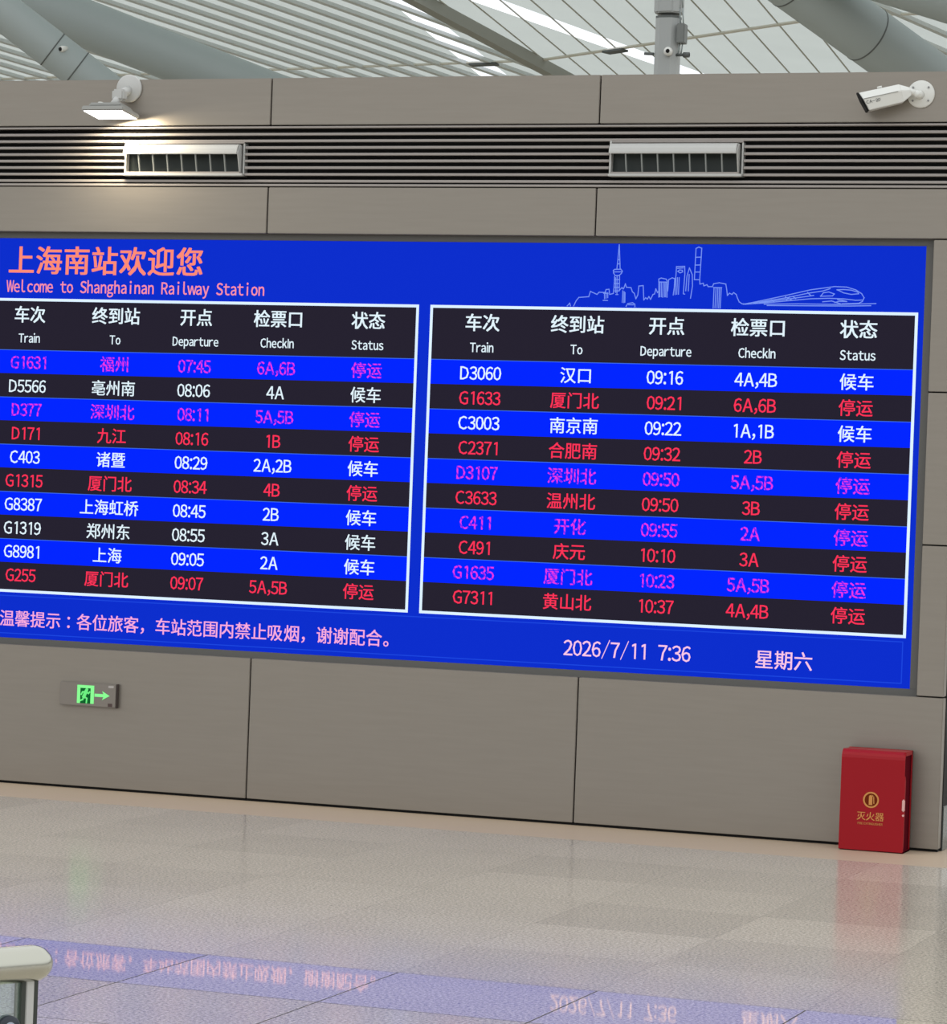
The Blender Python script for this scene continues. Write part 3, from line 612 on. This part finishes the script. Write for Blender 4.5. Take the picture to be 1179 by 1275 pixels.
# ================================================================== FIRE EXTINGUISHER BOX
fx = thing('fire_extinguisher_box', 'red metal fire extinguisher box standing on the floor against the wall', 'extinguisher box', (-3.80, -.135, 0))
x0, x1, yf, yb, hz = -3.983, -3.620, -.232, -.045, .563
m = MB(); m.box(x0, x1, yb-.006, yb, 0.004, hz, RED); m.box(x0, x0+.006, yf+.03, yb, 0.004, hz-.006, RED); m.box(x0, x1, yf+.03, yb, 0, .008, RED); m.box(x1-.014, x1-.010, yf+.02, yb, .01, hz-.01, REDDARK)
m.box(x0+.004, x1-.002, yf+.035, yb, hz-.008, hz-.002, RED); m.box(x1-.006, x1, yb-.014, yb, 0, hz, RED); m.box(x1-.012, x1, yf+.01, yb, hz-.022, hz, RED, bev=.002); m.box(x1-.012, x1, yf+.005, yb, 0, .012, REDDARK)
m.build('case', fx)
d = MB()                                        # door: front sheet rolled over at the top and bottom
sec = [(yf+.04, .0)] + [(yf, .006), (yf, hz-.045)] + [(yf+.045-.045*math.cos(a), hz-.045+.045*math.sin(a)) for a in [math.radians(q) for q in (20, 40, 60, 75, 90)]] + [(yf+.06, hz), (yf+.06, hz-.006)] + [(yf+.045-.039*math.cos(a), hz-.045+.039*math.sin(a)) for a in [math.radians(q) for q in (90, 60, 30, 0)]] + [(yf+.006, .008), (yf+.04, .006)]
d.prism([(x0, a, b) for a, b in sec], (x1-x0-.004, 0, 0), RED); door = d.build('door', fx)
fp = MB(); fp.prism([(x1-.004, yf, .01), (x1-.004, yf+.012, .01), (x1-.004, yf+.022, .05), (x1-.004, yf+.022, .40), (x1-.004, yf+.006, .43), (x1-.004, yf, .43)], (.004, 0, 0), RED); fp.build('edge_flange', door)
hd = MB(); hd.box(x1-.012, x1+.004, yf-.008, yf+.004, .234, .302, mat('pale_pink_plastic', alb=(.75, .45, .42), rough=.4), bev=.005); hd.tube((x1-.004, yf-.004, .213), (x1-.004, yf+.002, .213), .006, bpy.data.materials['pale_pink_plastic'], seg=12); hd.build('latch', door)
em = MB(); cxx, czz, ye = -3.808, .288, yf-.0012
em.disc(cxx, czz, .045, ye, GOLD, .036); em.disc(cxx, czz, .036, ye, BROWN)
em.poly([(cxx-.012, ye-.0006, czz-.028), (cxx+.008, ye-.0006, czz-.028), (cxx+.008, ye-.0006, czz+.018), (cxx+.004, ye-.0006, czz+.026), (cxx-.008, ye-.0006, czz+.026), (cxx-.012, ye-.0006, czz+.018)], GOLD)
em.ribbons([[(cxx+.004, czz+.025), (cxx+.015, czz+.020), (cxx+.017, czz-.018)]], .005, ye-.0006, GOLD); em.build('emblem', door)
tx = MB(); tx.text('灭火器', -3.808, .196, .052, ye, GOLD, bold=.01); tx.text('FIRE EXTINGUISHER', -3.808, .155, .0165, ye, GOLD, sx=.9, bold=.01); tx.build('lettering', door)

# ================================================================== GLASS RAILING (near, lower left)
u = Vector((-.503, -.864, 0)).normalized(); side = Vector((u.y, -u.x, 0)); tip = Vector((-2.777, -12.100, .996))
rl = thing('glass_railing', 'glass balustrade topped by a thick rounded steel handrail, standing in front of the floor reflection', 'railing', (tip.x, tip.y, 0))
t = bmesh.new(); prof = []
NS = 28
def ring(dist, k):
    c = tip+u*dist; vs = []
    for j in range(NS):
        a = 2*math.pi*j/NS; vs.append(t.verts.new(c+side*math.cos(a)*.040*k+Vector((0, 0, 1))*math.sin(a)*.035*k))
    return vs
rings = [ring(-.006+.040*(1-math.cos(math.radians(a))), max(.02, math.sin(math.radians(a)))) for a in (2, 20, 38, 55, 72, 90)] + [ring(1.2, 1), ring(3.2, 1)]
for A, B in zip(rings[:-1], rings[1:]):
    for j in range(NS): f = t.faces.new((A[j], A[(j+1) % NS], B[(j+1) % NS], B[j])); f.smooth = True
t.faces.new(rings[0]); t.faces.new(rings[-1][::-1]); bmesh.ops.recalc_face_normals(t, faces=t.faces[:])
m = MB(); m.add(t, STEEL); m.build('handrail', rl)
RM = Matrix.Translation((tip.x, tip.y, 0)) @ Matrix(((u.x, side.x, 0, 0), (u.y, side.y, 0, 0), (0, 0, 1, 0), (0, 0, 0, 1)))
GASK = mat('dark_gasket', alb=(.035, .042, .035), rough=.5)
m = MB(); m.box(.034, .053, -.014, .014, 0, .972, ALU, bev=.002, M=RM); m.build('end_post', rl)
m = MB(); m.box(.026, .034, -.013, .013, .0, .972, GASK, M=RM); m.box(.053, .062, -.013, .013, .0, .972, GASK, M=RM); m.build('gasket', rl)
m = MB(); m.box(.063, 3.15, -.006, .006, .03, .972, RAILGLASS, M=RM); m.build('glass_panel', rl)
m = MB(); SM = Matrix.Translation((-2.7935, -12.2205, .886)) @ Matrix(((u.x, 0, side.x, 0), (u.y, 0, side.y, 0), (0, 1, 0, 0), (0, 0, 0, 1)))
m.lathe([(0, -.010), (.022, -.010), (.024, -.008), (.024, .008), (.022, .010), (.014, .011), (.013, .009), (0, .009)], mat('navy_plastic', alb=(.012, .018, .03), rough=.3), SM)
m.lathe([(0, .0092), (.0125, .0092), (0, .0096)], mat('pale_disc', alb=(.45, .5, .58), rough=.3), SM); m.lathe([(0, -.0112), (.0125, -.0105), (0, -.0105)], bpy.data.materials['pale_disc'], SM); m.build('glass_clamp', rl)
